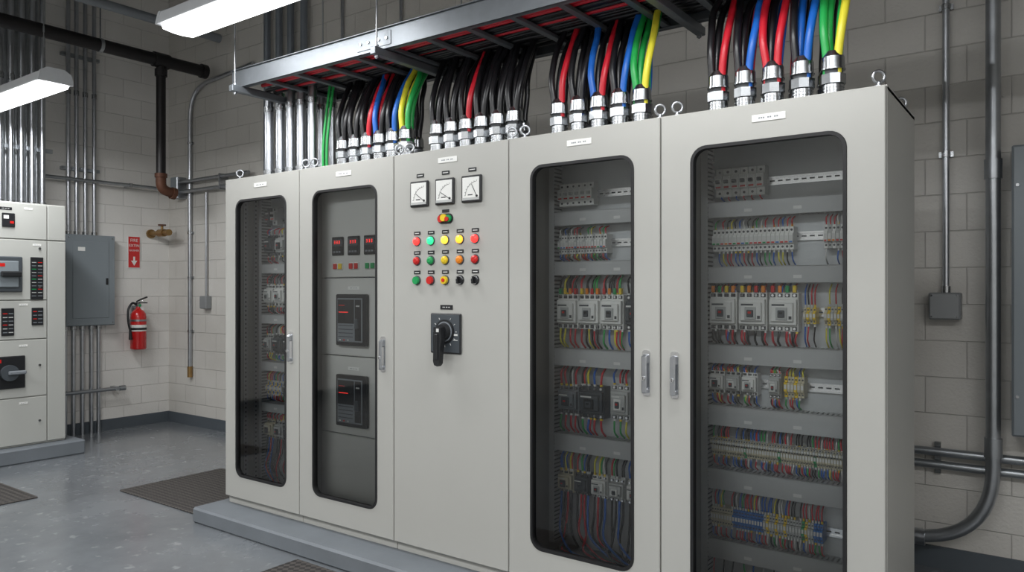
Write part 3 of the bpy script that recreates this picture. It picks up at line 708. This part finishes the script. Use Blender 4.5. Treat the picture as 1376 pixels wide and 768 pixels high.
for (a,c) in ((2.15,2.45),):
    b.box(a,c,y-.02,y,1.5,1.75,BLK,.005); b.box(a,c,y-.02,y,.65,.9,BLK,.005); b.box(a,c,y-.02,y,1.1,1.3,BLK,.005)
b.build('switchgear_devices',e)
b=B()
for k in range(7):
    yy=2.62+k*.088
    b.cyl((-7.78,yy,2.258),(-7.78,yy,CT),.025,GALV,14); b.cyl((-7.78,yy,2.258),(-7.78,yy,2.30),.034,ZINC,10)
    b.cyl((-7.78,yy,3.4),(-7.78,yy,3.46),.030,ZINC,12)
    b.cyl((-7.98,yy+.03,2.258),(-7.98,yy+.03,CT),.02,DSTEEL,12)
for z in (2.78,3.9): b.box(-7.832,-7.806,2.55,3.25,z,z+.04,DSTEEL,.002)
b.build('conduit_riser_bank')

xp=Matrix(((0,-1,0,-8.2),(1,0,0,0),(0,0,1,0),(0,0,0,1)))
e=grp('panelboard',(-8.27,3.78,1.57))
b=B(xp); b.box(3.53,4.035,.008,.148,1.10,2.05,PBX,.004); b.box(3.535,4.03,-.004,.008,1.105,2.045,PBX,.005); b.box(3.60,3.965,-.010,-.004,1.18,1.98,PBX,.004)
b.box(3.93,3.955,-.018,-.010,1.53,1.60,BLK,.004); b.box(3.65,3.72,-.0112,-.010,1.88,1.92,WHP)
for a in (3.56,4.005):
    for z in (1.13,2.02): b.cyl((a,-.008,z),(a,-.004,z),.007,ZINC,10)
b.build('panelboard_box',e)
b=B()
for yy in (3.596,3.676,3.764,3.855):
    b.cyl((-8.285,yy,2.052),(-8.285,yy,CT),.02,GALV,12); b.cyl((-8.285,yy,2.052),(-8.285,yy,2.085),.029,ZINC,8); b.cyl((-8.285,yy,3.5),(-8.285,yy,3.55),.025,ZINC,12)
for z in (2.72,3.9): b.box(LW+.002,-8.30,3.54,3.92,z,z+.035,DSTEEL,.002)
b.build('panel_riser_conduits')
b=B()
for yy in (3.566,3.646,3.734,3.825,3.90):
    b.cyl((-8.285,yy,FL),(-8.285,yy,1.098),.02,GALV,12); b.cyl((-8.285,yy,1.06),(-8.285,yy,1.098),.029,ZINC,8)
b.cyl((-8.24,3.40,.41),(-8.24,4.12,.41),.02,DSTEEL,12); b.cyl((-8.24,4.10,.41),(-8.24,4.16,.41),.028,DSTEEL,12); b.box(LW+.002,-8.22,3.5,3.54,.39,.43,DSTEEL)
b.box(LW+.002,-8.22,4.05,4.09,.39,.43,DSTEEL)
b.build('panel_lower_conduits')
b=B(); b.tube(bend([(-8.23,2.4,2.62),(-8.23,4.655,2.62),(-8.103,4.655,2.62)],.08),.018,DSTEEL,12)
for yy in (3.3,4.2): b.box(LW+.002,-8.21,yy,yy+.03,2.60,2.64,ZINC)
b.build('horizontal_conduit')
b=B(); b.box(-8.10,-7.97,4.60,BW-.002,2.50,2.74,DSTEEL,.006); b.box(-8.095,-7.975,4.594,4.60,2.505,2.735,PBX,.003); b.build('junction_box')
b=B()
for z in (2.68,2.57): b.tube([(-7.967,4.64,z),(-6.7,4.64,z)],.02,DSTEEL,12)
b.box(-7.2,-7.17,4.62,BW-.002,2.54,2.71,ZINC)
b.build('horizontal_conduit')
b=B(); b.tube(bend([(-7.86,4.69,.58),(-7.86,4.69,3.72),(-6.7,4.69,3.80)],.35,8),.022,GALV,12)
b.cyl((-7.86,4.69,.50),(-7.86,4.69,.62),.028,COPB,12)
for z in (1.0,1.6,2.1,3.1): b.box(-7.9,-7.82,4.70,BW-.002,z,z+.025,ZINC); b.cyl((-7.86,4.69,z),(-7.86,4.69,z+.025),.026,ZINC,12)
b.build('vertical_conduit_with_bend')
b=B(); b.cyl((-7.54,4.69,1.40),(-7.54,4.69,2.54),.012,GALV,10); b.box(-7.60,-7.48,4.65,BW-.002,1.27,1.41,BXG,.005); b.box(-7.595,-7.485,4.644,4.65,1.275,1.405,BXG,.003)
b.build('outlet_box_with_conduit')
b=B()
for x in (-6.42,-6.23,-6.05,-5.85): b.cyl((x,4.66,FL+.13),(x,4.66,CT),.035,M('blue_grey_conduit',(.28,.31,.35),.4,.7,.1),14)
b.box(-6.5,-5.8,4.69,BW-.002,2.2,2.24,ZINC); b.box(-6.5,-5.8,4.69,BW-.002,3.6,3.64,ZINC)
b.build('large_conduit_bank')
b=B()
for x in (-5.35,-4.6): b.cyl((x,4.70,2.0),(x,4.70,CT),.014,GALV,10)
b.build('thin_conduit_pair')

b=B(); b.cyl((-7.4,-1,3.81),(-7.4,4.58,3.81),.062,BPIPE,18); b.cyl((-7.4,4.54,3.81),(-7.4,4.60,3.81),.075,BPIPE,18)
b.cyl((-7.4,4.02,3.81),(-7.4,4.18,3.81),.075,BPIPE,18)
b.cyl((-7.4,4.1,3.80),(-7.4,4.1,2.62),.046,BPIPE,16); b.cyl((-7.4,4.1,3.72),(-7.4,4.1,3.65),.06,BPIPE,16)
for yy in (2.6,3.5): b.cyl((-7.4,yy,3.81),(-7.4,yy,CT),.007,ZINC,8); b.cyl((-7.4,yy-.015,3.81),(-7.4,yy+.015,3.81),.068,DSTEEL,18)
b.tube(bend([(-7.4,4.1,2.66),(-7.4,4.1,2.50),(-7.4,4.24,2.47)],.10,6),.050,RUST,16); b.cyl((-7.4,4.1,2.62),(-7.4,4.1,2.66),.06,RUST,16); b.cyl((-7.4,4.21,2.474),(-7.4,4.25,2.468),.062,RUST,16)
b.build('black_iron_pipe_run')
b=B(); b.cyl((-7.15,-1,4.12),(-7.15,4.6,4.12),.045,M('grey_painted_pipe',(.25,.27,.29),.4,.2),16)
for yy in (2.2,3.3,4.3): b.cyl((-7.15,yy,4.12),(-7.15,yy,CT),.007,ZINC,8)
b.build('overhead_grey_pipe')
b=B(); b.cyl((LW+.002,4.50,2.11),(-7.98,4.50,2.11),.026,COPB,14); b.cyl((LW+.002,4.5,2.11),(LW+.03,4.5,2.11),.05,COPB,16); b.cyl((-8.16,4.5,2.11),(-8.05,4.5,2.11),.042,COPB,14)
b.cyl((-8.1,4.5,2.11),(-8.1,4.5,2.20),.014,COPB,10); b.cyl((-8.1,4.5,2.19),(-8.1,4.5,2.205),.042,RUST,16); b.cyl((-8.0,4.5,2.11),(-7.95,4.5,2.11),.036,COPB,10)
b.build('brass_shutoff_valve')

SR=M('sign_red',(.62,.03,.03),.4)
xs=Matrix(((0,-1,0,LW+.008),(1,0,0,0),(0,0,1,0),(0,0,0,1)))
b=B(xs); b.box(4.240,4.380,-.002,.006,1.716,2.074,WHP,.001); b.box(4.247,4.373,-.0035,-.002,1.724,2.066,SR)
b.prism([(4.31,1.745),(4.345,1.80),(4.32,1.80),(4.32,1.845),(4.30,1.845),(4.30,1.80),(4.275,1.80)],-.0045,-.0035,WHP)
b.build('fire_extinguisher_sign')
sg=bpy.data.objects['fire_extinguisher_sign']
for s,z,sz in (('FIRE',2.02,.042),('EXTIN',1.965,.036),('GUISHER',1.915,.024)):
    cu=bpy.data.curves.new('sign_text','FONT'); cu.body=s; cu.size=sz*1.15; cu.align_x='CENTER'; cu.materials.append(WHP); cu.extrude=.0004
    o=bpy.data.objects.new('sign_text',cu); bpy.context.scene.collection.objects.link(o); o.parent=sg
    o.location=(LW+.0128,4.31,z-.01); o.rotation_euler=(math.radians(90),0,math.radians(90))
e=grp('fire_extinguisher',(-8.23,4.30,1.08)); ex,ey=-8.23,4.30
b=B(); b.lathe([(0,.82),(.075,.82),(.083,.835),(.083,1.17),(.078,1.21),(.055,1.245),(.03,1.262),(.024,1.275),(.024,1.29)],(ex,ey,0),M('extinguisher_red',(.55,.015,.015),.25,coat=.5),28)
b.build('cylinder',e)
b=B(); b.lathe([(.0838,1.02),(.0842,1.021),(.0842,1.09),(.0838,1.091)],(ex,ey,0),WHP,28); b.lathe([(.0846,1.035),(.0846,1.06)],(ex,ey,0),BLK,28); b.build('label_band',e)
b=B(); b.cyl((ex,ey,1.285),(ex,ey,1.325),.024,ZINC,12); b.box(ex-.012,ex+.012,ey-.03,ey+.10,1.325,1.337,BLK,.003)
b.tube([(ex,ey-.02,1.345),(ex,ey+.03,1.37),(ex,ey+.10,1.395)],.009,BLK,8); b.cyl((ex+.02,ey,1.305),(ex+.034,ey,1.305),.018,ZINC,14); b.cyl((ex+.034,ey,1.305),(ex+.035,ey,1.305),.014,GRN,14)
b.tube([(ex,ey+.01,1.34),(ex+.03,ey+.04,1.36),(ex+.035,ey+.06,1.34)],.003,CHR,6)
b.tube(cr([(ex,ey-.02,1.31),(ex+.01,ey-.07,1.33),(ex+.02,ey-.12,1.26),(ex+.03,ey-.125,1.13),(ex+.03,ey-.105,1.03)],5),.012,BLK,10)
b.cyl((ex+.03,ey-.106,1.04),(ex+.03,ey-.10,.93),.012,BLK,12,r2=.02)
b.box(ex+.02,ex+.022,ey-.01,ey+.05,1.20,1.29,WHP)
b.build('valve_and_hose',e)
b=B(); b.box(LW+.002,ex-.08,ey-.03,ey+.03,.95,1.30,DSTEEL,.002); b.cyl((ex,ey,1.13),(ex,ey,1.15),.086,DSTEEL,28,caps=False); b.box(LW+.002,ex-.02,ey-.02,ey+.02,1.275,1.283,DSTEEL); b.build('bracket',e)

# ------------------------------------------------------------------ right-side items on the back wall
b=B(); b.cyl((-.495,4.69,1.46),(-.495,4.69,CT),.017,GALV,12)
for z in (2.2,3.0,3.4): b.box(-.53,-.46,4.70,BW-.002,z,z+.03,ZINC); b.cyl((-.495,4.69,z),(-.495,4.69,z+.03),.022,ZINC,12)
b.cyl((-.495,4.69,1.46),(-.495,4.69,1.50),.024,ZINC,10)
b.box(-.57,-.42,4.62,BW-.002,1.32,1.465,BXG,.006); b.box(-.565,-.425,4.612,4.62,1.325,1.46,BXG,.004)
for a in (-.555,-.435):
    for z in (1.335,1.45): b.cyl((a,4.608,z),(a,4.612,z),.005,ZINC,8)
b.build('pull_box_with_conduit')
b=B(); b.tube(bend([(-.272,4.58,CT),(-.272,4.58,.15),(-1.2,4.58,.15)],.42,12),.034,DSTEEL,16)
for z in (2.05,.62): b.cyl((-.272,4.58,z),(-.272,4.58,z+.10),.041,DSTEEL,16)
b.cyl((-.66,4.58,.15),(-.58,4.58,.15),.043,GALV,14); b.cyl((-.70,4.58,.15),(-.66,4.58,.15),.052,GALV,8)
for z in (3.4,): b.box(-.32,-.22,4.612,BW-.002,z,z+.03,DSTEEL)
b.build('large_conduit_with_sweep')
b=B()
for z,y in ((.60,4.67),(.53,4.67)): b.cyl((-1.5,y,z),(1.5,y,z),.023,DSTEEL,14)
for xx in (-.55,.3): b.box(xx,xx+.03,4.69,BW-.002,.48,.65,ZINC)
b.cyl((-.12,4.67,.60),(-.05,4.67,.60),.030,DSTEEL,14)
b.build('low_horizontal_conduits')
e=grp('disconnect_box',(.15,4.6,1.48)); b=B(); b.box(-.19,.5,4.50,BW-.002,.75,2.20,PBX,.006); b.box(-.183,.493,4.49,4.50,.757,2.193,PBX,.004)
for z in (.95,2.0): b.cyl((-.165,4.484,z),(-.165,4.49,z),.008,ZINC,10)
b.build('disconnect_enclosure',e)

# ------------------------------------------------------------------ world, camera, colour
w=bpy.data.worlds.new('World'); bpy.context.scene.world=w; w.use_nodes=True
w.node_tree.nodes['Background'].inputs[0].default_value=(.6,.65,.7,1); w.node_tree.nodes['Background'].inputs[1].default_value=.3
bpy.context.scene.view_settings.view_transform='Standard'
cam=bpy.data.cameras.new('camera'); cam.sensor_width=36; cam.lens=36*1011/1376; cam.shift_y=.003; cam.clip_start=.05
co=bpy.data.objects.new('camera',cam); co.location=(0,0,1.484); co.rotation_euler=(math.radians(90),0,math.radians(36))
bpy.context.scene.collection.objects.link(co); bpy.context.scene.camera=co
